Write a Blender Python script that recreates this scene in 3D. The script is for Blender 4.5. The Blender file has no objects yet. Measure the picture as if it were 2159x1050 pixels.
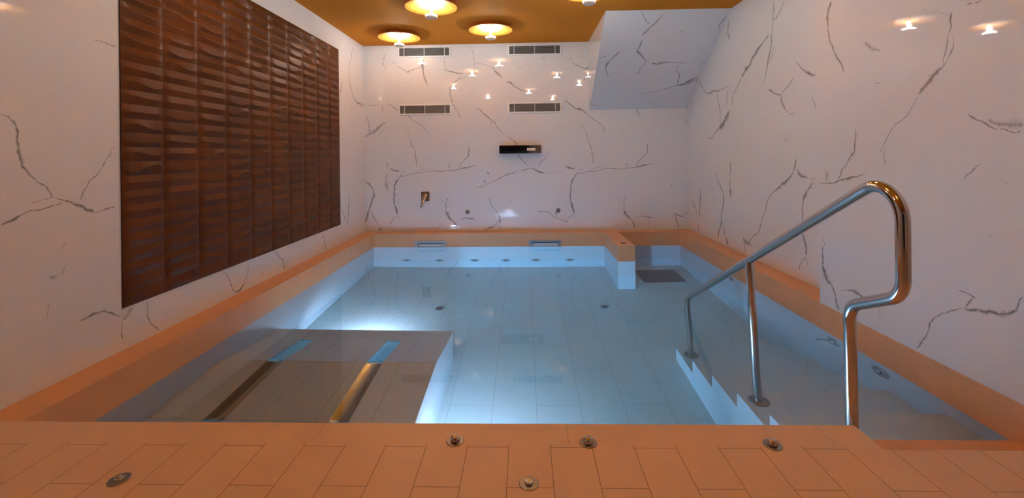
import bpy, bmesh, math, random
from mathutils import Vector, Matrix

S = bpy.context.scene
COL = S.collection
PI = math.pi

# ------------------------------------------------------------------ room numbers (metres, z = 0 is the deck)
XL, XLi = -2.109, -1.934          # left wall, inner face of left ledge
XR, XRi = 2.106, 1.923            # far right wall, inner face of right ledge / near right wall
YB, YBi = 5.85, 5.656             # back wall, inner face of back ledge
YF = 1.663                        # pool edge of the deck
ZC = 2.4436                       # ceiling
ZW = -0.168                       # water level
ZF = -1.14                        # pool floor
YP = 3.0                          # where the near right wall steps forward
YREAR = -3.0

# ------------------------------------------------------------------ materials
def nt(name):
    m = bpy.data.materials.new(name); m.use_nodes = True
    t = m.node_tree; t.nodes.clear()
    o = t.nodes.new('ShaderNodeOutputMaterial')
    return m, t, o

def node(t, kind, **kw):
    n = t.nodes.new(kind)
    for k, v in kw.items():
        if k in n.inputs.keys(): n.inputs[k].default_value = v
        else: setattr(n, k, v)
    return n

def principled(t, o, color=(.8, .8, .8), rough=.5, metal=0., **kw):
    p = t.nodes.new('ShaderNodeBsdfPrincipled')
    p.inputs['Base Color'].default_value = (*color, 1)
    p.inputs['Roughness'].default_value = rough
    p.inputs['Metallic'].default_value = metal
    for k, v in kw.items(): p.inputs[k].default_value = v
    t.links.new(p.outputs[0], o.inputs['Surface'])
    return p

def simple(name, color, rough=.5, metal=0., **kw):
    m, t, o = nt(name); principled(t, o, color, rough, metal, **kw); return m

def mixrgb(t, fac, a, b, blend='MIX'):
    n = t.nodes.new('ShaderNodeMix'); n.data_type = 'RGBA'; n.blend_type = blend
    for i, v in ((0, fac), (6, a), (7, b)):
        if hasattr(v, 'is_linked') or isinstance(v, bpy.types.NodeSocket): t.links.new(v, n.inputs[i])
        elif i == 0: n.inputs[0].default_value = v
        else: n.inputs[i].default_value = (*v, 1)
    return n.outputs[2]

def ramp(t, src, stops):
    r = t.nodes.new('ShaderNodeValToRGB'); t.links.new(src, r.inputs[0])
    e = r.color_ramp.elements
    while len(e) < len(stops): e.new(.5)
    for el, (p, c) in zip(e, stops):
        el.position = p; el.color = (*c, 1) if isinstance(c, tuple) else (c, c, c, 1)
    return r.outputs[0]

def objcoord(t):
    return t.nodes.new('ShaderNodeTexCoord').outputs['Object']

def noise(t, vec, scale, detail=4, rough=.5):
    n = node(t, 'ShaderNodeTexNoise', Scale=scale, Detail=detail, Roughness=rough)
    if vec is not None: t.links.new(vec, n.inputs['Vector'])
    return n.outputs[0]

WALLW = (.76, .755, .76)
def marble(name, vein):
    m, t, o = nt(name)
    p = principled(t, o, WALLW, .025)
    p.inputs['IOR'].default_value = 1.5
    v = objcoord(t)
    cloud = noise(t, v, 1.3, 5, .6)
    base = mixrgb(t, ramp(t, cloud, [(.45, 0.), (.8, .35)]), WALLW, (.69, .67, .665))
    if vein:
        at = node(t, 'ShaderNodeAttribute', attribute_name='edge')
        tn = node(t, 'ShaderNodeAttribute', attribute_name='tone')
        n1 = noise(t, v, 38, 6, .68)
        mp = t.nodes.new('ShaderNodeMath'); mp.operation = 'ADD'
        t.links.new(at.outputs['Fac'], mp.inputs[0])
        mm = node(t, 'ShaderNodeMath', operation='MULTIPLY_ADD'); t.links.new(n1, mm.inputs[0])
        mm.inputs[1].default_value = 1.5; mm.inputs[2].default_value = -.75
        t.links.new(mm.outputs[0], mp.inputs[1])
        body = ramp(t, mp.outputs[0], [(.12, 0.), (.34, .26), (.66, .42), (.86, .95), (1., 1.)])
        fac = t.nodes.new('ShaderNodeMath'); fac.operation = 'MULTIPLY'
        t.links.new(body, fac.inputs[0]); t.links.new(tn.outputs['Fac'], fac.inputs[1])
        n2 = noise(t, v, 70, 5, .7)
        dark = mixrgb(t, ramp(t, n2, [(.35, 0.), (.62, 1.)]), (.03, .028, .03), (.16, .15, .155))
        base = mixrgb(t, fac.outputs[0], base, dark)
    t.links.new(base, p.inputs['Base Color'])
    return m

def tile(name, c1, c2, grout, along, across, w, h, sx, sy, mortar=.0016, rough=.35, var=.12, spec=.5, vlines=0., offset=.5):
    """flat tile: bricks run along one axis; along / across are strings of axes that are summed"""
    m, t, o = nt(name)
    p = principled(t, o, c1, rough)
    p.inputs['Specular IOR Level'].default_value = spec
    v = objcoord(t)
    sep = t.nodes.new('ShaderNodeSeparateXYZ'); t.links.new(v, sep.inputs[0])
    def axis(names, shift):
        cur = None
        for a in names:
            s = sep.outputs[a]
            if cur is None: cur = s
            else:
                ad = t.nodes.new('ShaderNodeMath'); t.links.new(cur, ad.inputs[0]); t.links.new(s, ad.inputs[1]); cur = ad.outputs[0]
        ad = t.nodes.new('ShaderNodeMath'); t.links.new(cur, ad.inputs[0]); ad.inputs[1].default_value = shift
        return ad.outputs[0]
    cb = t.nodes.new('ShaderNodeCombineXYZ')
    t.links.new(axis(along, sx), cb.inputs[0]); t.links.new(axis(across, sy), cb.inputs[1])
    b = t.nodes.new('ShaderNodeTexBrick')
    b.offset = offset; b.squash = 1.
    t.links.new(cb.outputs[0], b.inputs['Vector'])
    b.inputs['Scale'].default_value = 1; b.inputs['Brick Width'].default_value = w; b.inputs['Row Height'].default_value = h
    b.inputs['Mortar Size'].default_value = mortar; b.inputs['Mortar Smooth'].default_value = .3
    b.inputs['Color1'].default_value = (*c1, 1); b.inputs['Color2'].default_value = (*c2, 1); b.inputs['Mortar'].default_value = (*grout, 1)
    n = noise(t, v, 5.5, 6, .62)
    c = mixrgb(t, ramp(t, n, [(.42, 0.), (.75, var)]), b.outputs['Color'], tuple(x * .55 for x in c1))
    if vlines:
        wv = noise(t, v, 2.2, 9, .72)
        c = mixrgb(t, ramp(t, wv, [(.488, 0.), (.5, vlines), (.512, 0.)]), c, (.3, .3, .3))
    t.links.new(c, p.inputs['Base Color'])
    return m

M = {}
M['marble'] = marble('white_marble', False)
M['vein'] = marble('veined_marble', True)
M['seam'] = simple('slab_joint', (.64, .62, .61), .4)
M['ceiling'] = None
PEACH = (.80, .56, .39); PEACH2 = (.775, .54, .375)
M['deck'] = tile('deck_tile', PEACH, PEACH2, (.30, .20, .12), 'Y', 'X', .37, .1415, -1.345 + .185, .0667, .0014, .42, .16, .35)
M['coping'] = tile('coping_stone', (.74, .40, .20), (.72, .385, .19), (.40, .29, .18), 'XY', 'Z', 99., 5., 31., 2.5, .0009, .42, .16, .35)
M['border'] = tile('deck_border', PEACH, PEACH2, (.40, .29, .18), 'X', 'Y', .9, 5., .31, 2.5, .0009, .42, .16, .35)
WHITE = (.58, .595, .60)
M['pool'] = tile('pool_floor_tile', (.60, .61, .58), (.58, .59, .56), (.33, .33, .31), 'Y', 'X', .755, .283, -2.925, .227, .0016, .35, .10, .4, .10)
M['poolwall'] = tile('pool_wall_tile', WHITE, (.57, .585, .59), (.60, .61, .60), 'XY', 'Z', .42, .141, 0, .02, .0010, .35, .08, .4)
M['bench'] = tile('lounger_tile', (.70, .62, .56), (.68, .60, .54), (.34, .29, .25), 'Y', 'X', .56, .283, -2.79, .227, .0016, .40, .10, .4, 0., 0.)
M['chrome'] = simple('polished_steel', (.54, .52, .50), .09, 1.)
M['darkchrome'] = simple('smoked_chrome', (.42, .39, .37), .07, 1.)
M['steel'] = simple('brushed_steel', (.34, .31, .28), .28, 1.)
M['satin'] = simple('satin_steel', (.60, .58, .57), .30, .85)
M['fitting'] = simple('underwater_fitting', (.40, .40, .41), .35, .6)
M['flap'] = simple('pale_flap', (.70, .72, .75), .4)
M['channel'] = simple('steel_channel', (.62, .56, .48), .16, 1.)
M['dark'] = simple('dark_recess', (.015, .015, .017), .5)
M['corridor'] = simple('dark_corridor', (.035, .03, .028), .7)
M['grate'] = simple('grey_grate', (.10, .10, .11), .6)
M['ventwhite'] = simple('vent_enamel', (.86, .84, .82), .35)
M['ventslat'] = simple('vent_slats', (.42, .41, .41), .45, .2)
M['gold'] = simple('gold_shade', (.95, .43, .06), .45, .0)
M['lampwhite'] = simple('lamp_enamel', (.82, .74, .66), .4)

m, t, o = nt('amber_ceiling_paint')
p = principled(t, o, (.50, .235, .045), .8)
n = noise(t, objcoord(t), 1.1, 4, .5)
t.links.new(mixrgb(t, n, (.64, .225, .016), (.71, .26, .020)), p.inputs['Base Color'])
p.inputs['Specular IOR Level'].default_value = .15
M['ceiling'] = m

m, t, o = nt('copper_brown_glaze')
p = principled(t, o, (.16, .06, .02), .36)
v = objcoord(t)
n1 = noise(t, v, 3.1, 4, .6); n2 = noise(t, v, 60, 5, .7)
c = mixrgb(t, ramp(t, n1, [(.35, 0.), (.7, 1.)]), (.098, .030, .005), (.158, .049, .008))
c = mixrgb(t, ramp(t, n2, [(.45, 0.), (.8, .5)]), c, (.05, .018, .008))
t.links.new(c, p.inputs['Base Color'])
p.inputs['Specular IOR Level'].default_value = .14
M['glaze'] = m
M['glazegrout'] = simple('brown_joint', (.045, .02, .011), .6)

def emit(name, color, strength):
    m, t, o = nt(name)
    e = t.nodes.new('ShaderNodeEmission'); e.inputs[0].default_value = (*color, 1); e.inputs[1].default_value = strength
    t.links.new(e.outputs[0], o.inputs['Surface']); return m
LAMP_STRENGTH = 90.
POOL_STRENGTH = 30.
M['led'] = emit('lamp_diffuser_glow', (1., .955, .905), LAMP_STRENGTH)
M['ledstem'] = emit('lamp_stem_glow', (1., .955, .905), LAMP_STRENGTH * 3.6)
M['poolled'] = emit('pool_light_glow', (.55, .665, 1.), POOL_STRENGTH)

m, t, o = nt('clear_pool_water')
g = t.nodes.new('ShaderNodeBsdfGlass'); g.inputs['IOR'].default_value = 1.333; g.inputs['Roughness'].default_value = 0.
g.inputs['Color'].default_value = (1, 1, 1, 1)
va = t.nodes.new('ShaderNodeVolumeAbsorption'); va.inputs['Color'].default_value = (.66, .93, 1., 1); va.inputs['Density'].default_value = .9
t.links.new(g.outputs[0], o.inputs['Surface']); t.links.new(va.outputs[0], o.inputs['Volume'])
nz = node(t, 'ShaderNodeTexNoise', Scale=1.6, Detail=2.)
t.links.new(objcoord(t), nz.inputs['Vector'])
bp = node(t, 'ShaderNodeBump', Strength=.025, Distance=.02)
t.links.new(nz.outputs[0], bp.inputs['Height']); t.links.new(bp.outputs[0], g.inputs['Normal'])
M['water'] = m

# ------------------------------------------------------------------ mesh helpers
class MB:
    def __init__(s): s.v = []; s.f = []; s.mi = []
    def add(s, verts, faces, mi=0):
        b = len(s.v); s.v += [tuple(x) for x in verts]
        for f in faces: s.f.append(tuple(b + i for i in f)); s.mi.append(mi)
    def box(s, x0, x1, y0, y1, z0, z1, mi=0, top=None):
        v = [(x0, y0, z0), (x1, y0, z0), (x1, y1, z0), (x0, y1, z0), (x0, y0, z1), (x1, y0, z1), (x1, y1, z1), (x0, y1, z1)]
        s.add(v, [(0, 3, 2, 1), (0, 1, 5, 4), (1, 2, 6, 5), (2, 3, 7, 6), (3, 0, 4, 7)], mi)
        s.add(v, [(4, 5, 6, 7)], mi if top is None else top)
    def loft(s, rings, cap0=True, cap1=True, mi=0, closed=True):
        n = len(rings[0]); b = len(s.v)
        for r in rings: s.v += [tuple(x) for x in r]
        for i in range(len(rings) - 1):
            for j in range(n if closed else n - 1):
                a = b + i * n + j; c = b + i * n + (j + 1) % n
                s.f.append((a, c, c + n, a + n)); s.mi.append(mi)
        if cap0: s.f.append(tuple(b + j for j in reversed(range(n)))); s.mi.append(mi)
        if cap1: s.f.append(tuple(b + (len(rings) - 1) * n + j for j in range(n))); s.mi.append(mi)
    def lathe(s, prof, n=40, axis='Z', c=(0, 0, 0), mi=0, cap0=True, cap1=True):
        rings = []
        for r, h in prof:
            ring = []
            for k in range(n):
                a = 2 * PI * k / n; x, y = r * math.cos(a), r * math.sin(a)
                if axis == 'Z': q = (x, y, h)
                elif axis == 'Y': q = (x, -h, y)      # h runs towards -Y (out of the back wall)
                else: q = (-h, x, -y)                 # h runs towards -X (out of the right wall)
                ring.append((q[0] + c[0], q[1] + c[1], q[2] + c[2]))
            rings.append(ring)
        s.loft(rings, cap0, cap1, mi)
    def tube(s, path, r, n=24, caps=True, mi=0):
        P = [Vector(p) for p in path]; rings = []
        ref = None
        for i, p in enumerate(P):
            tg = (P[min(i + 1, len(P) - 1)] - P[max(i - 1, 0)]).normalized()
            if ref is None:
                ref = Vector((1, 0, 0)) if abs(tg.x) < .9 else Vector((0, 0, 1))
            a = (ref - tg * ref.dot(tg)).normalized(); b = tg.cross(a); ref = a
            rings.append([p + a * r * math.cos(2 * PI * k / n) + b * r * math.sin(2 * PI * k / n) for k in range(n)])
        s.loft(rings, caps, caps, mi)
    def build(s, name, mats, parent=None, smooth=None, bevel=0., loc=None):
        me = bpy.data.meshes.new(name); me.from_pydata(s.v, [], s.f); me.update()
        for m in (mats if isinstance(mats, (list, tuple)) else [mats]): me.materials.append(m)
        me.polygons.foreach_set('material_index', s.mi)
        bm = bmesh.new(); bm.from_mesh(me)
        if smooth is not None:
            for f in bm.faces: f.smooth = True
            for e in bm.edges:
                e.smooth = len(e.link_faces) == 2 and e.calc_face_angle(PI) < math.radians(smooth)
        bmesh.ops.recalc_face_normals(bm, faces=bm.faces)
        bm.to_mesh(me); bm.free()
        o = bpy.data.objects.new(name, me); COL.objects.link(o)
        if parent is not None: o.parent = parent
        if loc is not None: o.location = loc
        if bevel:
            b = o.modifiers.new('edge', 'BEVEL'); b.width = bevel; b.segments = 2; b.limit_method = 'ANGLE'; b.angle_limit = math.radians(40)
        return o

def tag(o, label, cat, group=None):
    o['label'] = label; o['category'] = cat
    if group: o['group'] = group
    return o
def struct(o): o['kind'] = 'structure'; return o
def thing(name, label, cat, loc=(0, 0, 0), group=None):
    o = bpy.data.objects.new(name, None); o.empty_display_size = .05; COL.objects.link(o); o.location = loc
    return tag(o, label, cat, group)
def dup(root, loc, label, group=None):
    r = root.copy(); COL.objects.link(r); r.location = loc; r['label'] = label
    if group: r['group'] = group
    for ch in list(root.children):
        c = ch.copy(); COL.objects.link(c); c.parent = r
        for g in list(ch.children):
            d = g.copy(); COL.objects.link(d); d.parent = c
    return r
def rrect(w, h, r, n=6):
    pts = []
    for cx, cy, a0 in ((w / 2 - r, h / 2 - r, 0), (-w / 2 + r, h / 2 - r, 90), (-w / 2 + r, -h / 2 + r, 180), (w / 2 - r, -h / 2 + r, 270)):
        for k in range(n + 1):
            a = math.radians(a0 + 90 * k / n); pts.append((cx + r * math.cos(a), cy + r * math.sin(a)))
    return pts
def fillet(path, radii, n=12):
    """2-D/3-D polyline with rounded corners"""
    P = [Vector(p) for p in path]; out = [P[0]]
    for i in range(1, len(P) - 1):
        a = (P[i - 1] - P[i]).normalized(); b = (P[i + 1] - P[i]).normalized(); r = radii[i - 1]
        th = a.angle(b); d = r / math.tan(th / 2); c = P[i] + (a + b).normalized() * (r / math.sin(th / 2))
        p0 = P[i] + a * d; p1 = P[i] + b * d; u = (p0 - c); w = (p1 - c)
        ang = u.angle(w)
        for k in range(n + 1):
            f = k / n; out.append(c + (u * math.sin((1 - f) * ang) + w * math.sin(f * ang)) / math.sin(ang))
    out.append(P[-1]); return out

# ------------------------------------------------------------------ marble veins (plane coordinates in metres, width in mm)
VEINS={
'B':[
(0.8,[(-1.806,2.352,7.5),(-1.832,2.29,12.6),(-1.854,2.215,12.5),(-1.821,2.156,6.2),(-1.8,2.115,6.3)]),
(0.8,[(-1.728,2.213,10),(-1.694,2.241,12.6)]),
(0.8,[(-1.728,2.213,7.5),(-1.669,2.21,12.4)]),
(0.8,[(-1.695,2.188,4.9),(-1.614,2.136,10),(-1.564,2.117,12.4),(-1.52,2.087,22.4),(-1.451,2.121,22.5),(-1.388,2.141,14.9),(-1.35,2.156,15)]),
(0.8,[(-1.292,2.274,5),(-1.331,2.187,42.6),(-1.319,2.125,37.5),(-1.314,2.062,25),(-1.296,2,37.5),(-1.272,1.937,17.5),(-1.25,1.892,10)]),
(0.8,[(-1.042,2.281,7.5),(-1.035,2.182,7.5),(-0.995,2.1,9.9)]),
(0.8,[(-1.057,2.118,6.3),(-0.988,2.097,17.4),(-0.926,2.078,27.3),(-0.877,2.065,22.4),(-0.777,2.066,7.4)]),
(0.8,[(-0.653,2.032,12.4),(-0.703,2.033,7.5),(-0.778,2.003,7.5),(-0.853,1.986,10),(-0.897,1.956,27.4),(-0.934,1.932,7.5)]),
(0.8,[(-0.815,2.035,6.2),(-0.865,1.986,10)]),
(0.8,[(-0.947,1.895,32.4),(-0.969,1.833,19.9),(-0.955,1.746,17.4),(-0.944,1.683,12.4),(-0.901,1.608,12.5),(-0.858,1.539,17.5),(-0.819,1.464,12.5)]),
(0.8,[(-0.698,2.424,5),(-0.662,2.33,9.9),(-0.653,2.249,7.4),(-0.645,2.138,7.4),(-0.643,2.026,5)]),
(0.8,[(-2.113,1.667,5),(-2.035,1.668,7.5),(-1.915,1.667,6.2),(-1.798,1.662,4.9)]),
(0.8,[(-1.795,1.69,12.5),(-1.733,1.646,20),(-1.689,1.614,19.9),(-1.658,1.576,14.9)]),
(0.8,[(-1.527,1.524,17.5),(-1.472,1.461,12.5),(-1.409,1.423,14.9),(-1.335,1.378,10),(-1.288,1.328,12.4),(-1.261,1.24,5)]),
(0.8,[(-1.583,1.385,10),(-1.536,1.306,6.3),(-1.494,1.169,7.5)]),
(0.8,[(-2.093,1.533,7.7),(-2.068,1.489,15.1),(-2.053,1.426,17.6),(-2.041,1.351,17.6),(-2.037,1.295,12.6),(-2.002,1.269,10)]),
(0.45,[(-1.644,2.234,5),(-1.575,2.247,7.5),(-1.512,2.249,6.2),(-1.468,2.283,5.1)]),
(0.45,[(-1.554,1.93,5),(-1.503,1.979,7.5),(-1.458,2.034,3.8)]),
(0.45,[(-1.852,1.666,7.5),(-1.865,1.61,32.7),(-1.857,1.56,6.3)]),
(0.45,[(-1.885,1.511,17.6),(-1.867,1.476,7.6)]),
(0.45,[(-2.019,2.409,3.8),(-1.982,2.368,5),(-1.938,2.345,3.7)]),
(0.6,[(-2.109,1.246,7.5),(-2.052,1.276,32.5),(-1.989,1.3,62.6),(-1.938,1.343,62.7),(-1.887,1.399,50.1),(-1.817,1.435,12.5)]),
(0.6,[(-1.939,1.268,12.5),(-1.875,1.311,17.5),(-1.796,1.385,7.5)]),
(0.8,[(-0.638,2.187,7.4),(-0.57,2.192,9.9),(-0.508,2.166,9.9),(-0.434,2.146,9.9),(-0.391,2.121,19.8),(-0.354,2.064,42),(-0.311,2.02,32.2),(-0.281,1.989,12.4)]),
(0.8,[(-0.232,1.938,24.7),(-0.189,1.938,49.4),(-0.14,1.894,27.2),(-0.09,1.862,22.2),(-0.029,1.824,19.8),(0.02,1.81,14.9)]),
(0.8,[(0.094,1.803,7.4),(0.144,1.8,10),(0.199,1.793,4.9)]),
(0.8,[(0.242,2.258,9.9),(0.284,2.217,9.8)]),
(0.8,[(-0.633,1.617,12.4),(-0.565,1.566,27.2),(-0.504,1.509,27.3),(-0.436,1.452,27.2),(-0.375,1.389,12.3),(-0.33,1.321,14.9),(-0.265,1.233,7.4)]),
(0.8,[(-0.43,1.44,9.9),(-0.441,1.366,7.5)]),
(0.8,[(-0.247,1.223,7.4),(-0.148,1.182,9.9),(-0.112,1.151,17.2)]),
(0.8,[(0.58,2.215,9.9),(0.617,2.245,9.9)]),
(0.8,[(0.586,2.212,9.9),(0.644,2.211,12.4)]),
(0.8,[(0.629,2.183,6.1),(0.696,2.139,14.7),(0.751,2.113,14.8),(0.793,2.094,32.1),(0.849,2.105,22.2)]),
(0.8,[(0.835,2.019,4.9),(0.773,1.946,9.8),(0.763,1.938,9.9)]),
(0.8,[(0.518,1.695,12.3),(0.585,1.647,27.1),(0.658,1.584,31.9),(0.707,1.571,49.3),(0.78,1.539,29.5),(0.829,1.489,17.2),(0.877,1.446,9.8)]),
(0.8,[(0.729,1.39,12.3),(0.777,1.312,7.4),(0.813,1.2,9.9),(0.831,1.145,6.1)]),
(0.8,[(0.496,2.389,24.6),(0.511,2.379,17.3)]),
(0.45,[(-0.167,2.204,6.2),(-0.099,2.147,6.2)]),
(0.45,[(-0.087,2.125,9.8),(0.024,2.116,12.4)]),
(0.45,[(0.031,2.181,3.7),(0.086,2.112,7.4),(0.122,2.087,5)]),
(0.45,[(0.666,2.238,6.2),(0.728,2.249,8.6),(0.789,2.248,6.1),(0.845,2.284,4.9)]),
(0.45,[(-0.52,2.231,3.7),(-0.458,2.227,4.9)]),
(0.85,[(-1.5,1.196,14.4),(-1.471,1.112,14.2),(-1.438,1.052,11.9),(-1.428,0.946,14.4),(-1.417,0.839,16.7)]),
(0.85,[(-0.724,1.117,11.8),(-0.725,1.055,18.9),(-0.733,0.991,21.4),(-0.777,0.938,18.9),(-0.837,0.885,11.8),(-0.873,0.827,11.9)]),
(0.85,[(-1.773,0.837,7.1),(-1.744,0.813,26.1),(-1.69,0.794,33.2),(-1.648,0.792,9.5)]),
(0.85,[(-1.643,0.717,11.8),(-1.559,0.734,9.5),(-1.487,0.759,11.9),(-1.428,0.756,11.8),(-1.32,0.778,11.8),(-1.201,0.789,11.9),(-1.106,0.784,11.8),(-1.01,0.793,9.5),(-0.88,0.807,16.6),(-0.784,0.826,26),(-0.713,0.84,26),(-0.644,0.86,11.7)]),
(0.85,[(-1.595,0.764,9.5),(-1.643,0.717,21.5),(-1.692,0.652,35.8),(-1.716,0.605,21.5),(-1.721,0.522,26.3),(-1.725,0.403,28.7),(-1.72,0.344,21.6),(-1.69,0.284,40.7),(-1.676,0.219,28.7)]),
(0.85,[(-1.679,0.21,11.8),(-1.746,0.154,11.9),(-1.785,0.085,16.7)]),
(0.85,[(-1.676,0.213,9.6),(-1.668,0.147,9.6)]),
(0.85,[(-2.117,0.692,6),(-2.052,0.626,26.3),(-2.004,0.572,14.4),(-1.993,0.524,16.8),(-1.987,0.489,40.8),(-2.012,0.418,26.4),(-2.031,0.358,28.7),(-2.056,0.299,26.3),(-2.081,0.204,31.1),(-2.096,0.157,28.8),(-2.125,0.05,7.2)]),
(0.85,[(-2.05,0.287,9.6),(-2.009,0.21,14.4),(-1.974,0.144,14.4),(-1.92,0.078,9.6)]),
(0.85,[(-1.089,0.409,11.9),(-1.075,0.356,9.5)]),
(0.85,[(-1.033,0.432,9.5),(-1.009,0.391,21.4)]),
(0.85,[(-1.039,0.397,5.9),(-1.038,0.314,19),(-1.041,0.255,11.9),(-1.017,0.219,59.5),(-1.006,0.177,47.5),(-0.977,0.148,30.9),(-0.935,0.118,16.6),(-0.906,0.07,35.7),(-0.889,0.046,11.9)]),
(0.85,[(-0.858,0.141,9.5),(-0.781,0.172,14.2),(-0.722,0.157,33.1),(-0.656,0.151,16.6)]),
(0.85,[(-1.181,0.013,11.9),(-1.126,0.06,7.1),(-1.09,0.107,3.6)]),
(0.5,[(-1.636,0.784,7.1),(-1.547,0.793,9.5)]),
(0.5,[(-1.463,0.774,16.6),(-1.343,0.812,11.8),(-1.2,0.819,7.1)]),
(0.5,[(-0.981,0.792,9.5),(-0.974,0.822,11.8),(-0.992,0.846,42.8),(-0.986,0.869,11.9)]),
(0.5,[(-1.416,0.732,4.8),(-1.387,0.637,4.8),(-1.323,0.579,4.8)]),
(0.5,[(-1.806,0.909,7.2),(-1.809,0.855,31.1),(-1.821,0.826,9.6)]),
(0.5,[(-1.82,0.766,23.9),(-1.829,0.665,21.6),(-1.822,0.606,59.9),(-1.813,0.552,43.1),(-1.795,0.517,7.1)]),
(0.5,[(-1.915,0.066,24),(-1.909,0.036,72),(-1.903,0.007,84)]),
(0.5,[(-0.918,0.118,7.1),(-0.858,0.141,9.4)]),
(0.5,[(-0.728,0.14,7.2),(-0.717,0.075,11.8),(-0.732,0.01,7.1)]),
(0.5,[(-1.284,0.357,7.1),(-1.276,0.31,6)]),
(0.5,[(-1.981,0.501,4.8),(-1.938,0.607,4.7),(-1.884,0.571,4.8),(-1.837,0.523,4.8)]),
(0.85,[(-0.231,1.214,9.4),(-0.149,1.178,11.8),(-0.112,1.142,23.6),(-0.112,1.107,18.9)]),
(0.85,[(-0.098,1,18.9),(-0.046,0.929,14.1),(0.012,0.869,14.2),(0.041,0.834,11.7)]),
(0.85,[(-0.635,0.558,9.4),(-0.546,0.581,14.2),(-0.486,0.616,9.3),(-0.367,0.673,11.8),(-0.284,0.714,14.2),(-0.19,0.742,16.5),(-0.083,0.782,16.5)]),
(0.85,[(-0.059,0.779,9.3),(0.023,0.798,14.2),(0.094,0.812,14.2),(0.152,0.779,40),(0.211,0.755,40),(0.252,0.74,9.4)]),
(0.85,[(0.159,0.815,9.4),(0.207,0.896,9.4),(0.284,0.96,9.4),(0.344,1.048,4.7)]),
(0.85,[(-0.496,0.775,6),(-0.479,0.745,18.9),(-0.483,0.728,7.2)]),
(0.85,[(-0.465,0.444,11.9),(-0.456,0.379,18.9),(-0.449,0.326,11.8),(-0.39,0.278,9.6),(-0.355,0.213,14.2),(-0.333,0.154,23.6),(-0.337,0.083,11.8),(-0.337,0.012,14.2)]),
(0.85,[(-0.339,0.142,11.8),(-0.381,0.083,11.9),(-0.422,0.054,23.6),(-0.476,0.037,28.3),(-0.553,0.012,5.9)]),
(0.85,[(-0.188,0.406,11.8),(-0.2,0.359,9.5)]),
(0.85,[(0.158,0.238,9.3),(0.205,0.246,16.5),(0.275,0.243,14.1),(0.333,0.209,14.1),(0.397,0.165,11.7),(0.479,0.135,9.4),(0.522,0.097,18.8)]),
(0.85,[(0.525,0.094,18.7),(0.561,0.158,11.7),(0.626,0.21,13.9)]),
(0.85,[(0.398,0.242,28.1),(0.392,0.195,11.8)]),
(0.85,[(0.529,0.852,7),(0.558,0.81,30.5),(0.61,0.798,35.2),(0.657,0.797,9.4)]),
(0.85,[(0.662,0.719,9.4),(0.75,0.738,11.8),(0.82,0.766,11.8),(0.881,0.759,14.1)]),
(0.85,[(0.709,0.761,7),(0.65,0.703,21),(0.614,0.645,35.1),(0.59,0.581,23.4),(0.589,0.475,25.7),(0.587,0.381,25.8),(0.61,0.31,39.9),(0.627,0.252,35.1),(0.632,0.216,18.7)]),
(0.85,[(0.632,0.21,9.3),(0.643,0.14,9.3)]),
(0.85,[(0.814,1.2,11.7),(0.842,1.112,11.6),(0.87,1.047,9.3),(0.883,0.929,11.7)]),
(0.5,[(0.252,0.74,7),(0.317,0.758,11.7),(0.375,0.759,5.9)]),
(0.5,[(0.387,0.759,9.4),(0.457,0.751,7),(0.539,0.746,3.5)]),
(0.5,[(-0.521,0.681,7.1),(-0.528,0.639,47.3),(-0.548,0.628,9.5),(-0.548,0.581,9.4)]),
(0.5,[(0.429,0.383,7),(0.44,0.324,7)]),
(0.5,[(0.674,0.791,7),(0.762,0.799,9.4)]),
(0.5,[(0.084,0.509,4.8),(0.069,0.471,5.8)]),
(0.85,[(0.829,1.485,12.7),(0.907,1.427,12.7),(0.977,1.383,9.4),(1.024,1.327,11.1),(1.054,1.248,4.7)]),
(0.85,[(0.832,1.143,7.8),(0.871,1.06,11.1),(0.882,0.949,11),(0.893,0.838,14.2)]),
(0.85,[(0.82,0.765,9.5),(0.891,0.764,11.1),(0.993,0.786,11.1),(1.119,0.793,11),(1.268,0.791,9.4),(1.371,0.801,9.5),(1.449,0.813,22.1),(1.528,0.834,25.2),(1.622,0.846,22.1),(1.669,0.861,12.6)]),
(0.85,[(1.588,1.122,12.5),(1.587,1.051,15.6),(1.58,0.991,18.9),(1.521,0.934,12.5),(1.458,0.863,12.6),(1.434,0.832,18.8)]),
(0.85,[(1.443,1.562,18.8),(1.474,1.51,18.8),(1.495,1.463,9.4)]),
(0.85,[(2.09,1.431,6.2),(2.086,1.352,12.4)]),
(0.85,[(1.889,0.606,7.8),(1.893,0.562,12.6)]),
(0.85,[(1.216,0.408,6.3),(1.232,0.36,9.5)]),
(0.85,[(1.28,0.439,7.9),(1.303,0.391,15.7)]),
(0.85,[(1.271,0.392,6.3),(1.275,0.312,15.7),(1.273,0.249,12.6),(1.292,0.21,56.7),(1.331,0.162,37.8),(1.37,0.13,12.6),(1.396,0.09,21.9),(1.405,0.024,28.3)]),
(0.85,[(1.441,0.137,6.3),(1.535,0.176,11),(1.597,0.16,25.2),(1.66,0.151,9.4)]),
(0.85,[(1.133,0.017,9.4),(1.181,0.068,9.4),(1.213,0.108,4.8)]),
(0.85,[(1.911,0.212,15.7),(1.973,0.18,25.2),(2.027,0.167,15.7),(2.106,0.242,6.3)]),
(0.85,[(2.027,0.167,7.9),(2.105,0.155,6.3)]),
(0.85,[(1.918,0.204,12.5),(1.948,0.125,21.9),(1.978,0.007,25)]),
(0.5,[(0.867,0.791,12.6),(0.978,0.814,12.7),(1.104,0.823,7.9)]),
(0.5,[(1.323,0.794,7.8),(1.332,0.825,9.4),(1.321,0.852,44.1)]),
(0.5,[(1.709,1.554,6.2),(1.68,1.476,6.3)]),
(0.5,[(1.579,0.152,7.8),(1.592,0.081,11),(1.58,0.01,7.8)]),
(0.5,[(0.89,0.743,6.3),(0.916,0.68,6.2),(0.967,0.608,4.8)]),
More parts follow.
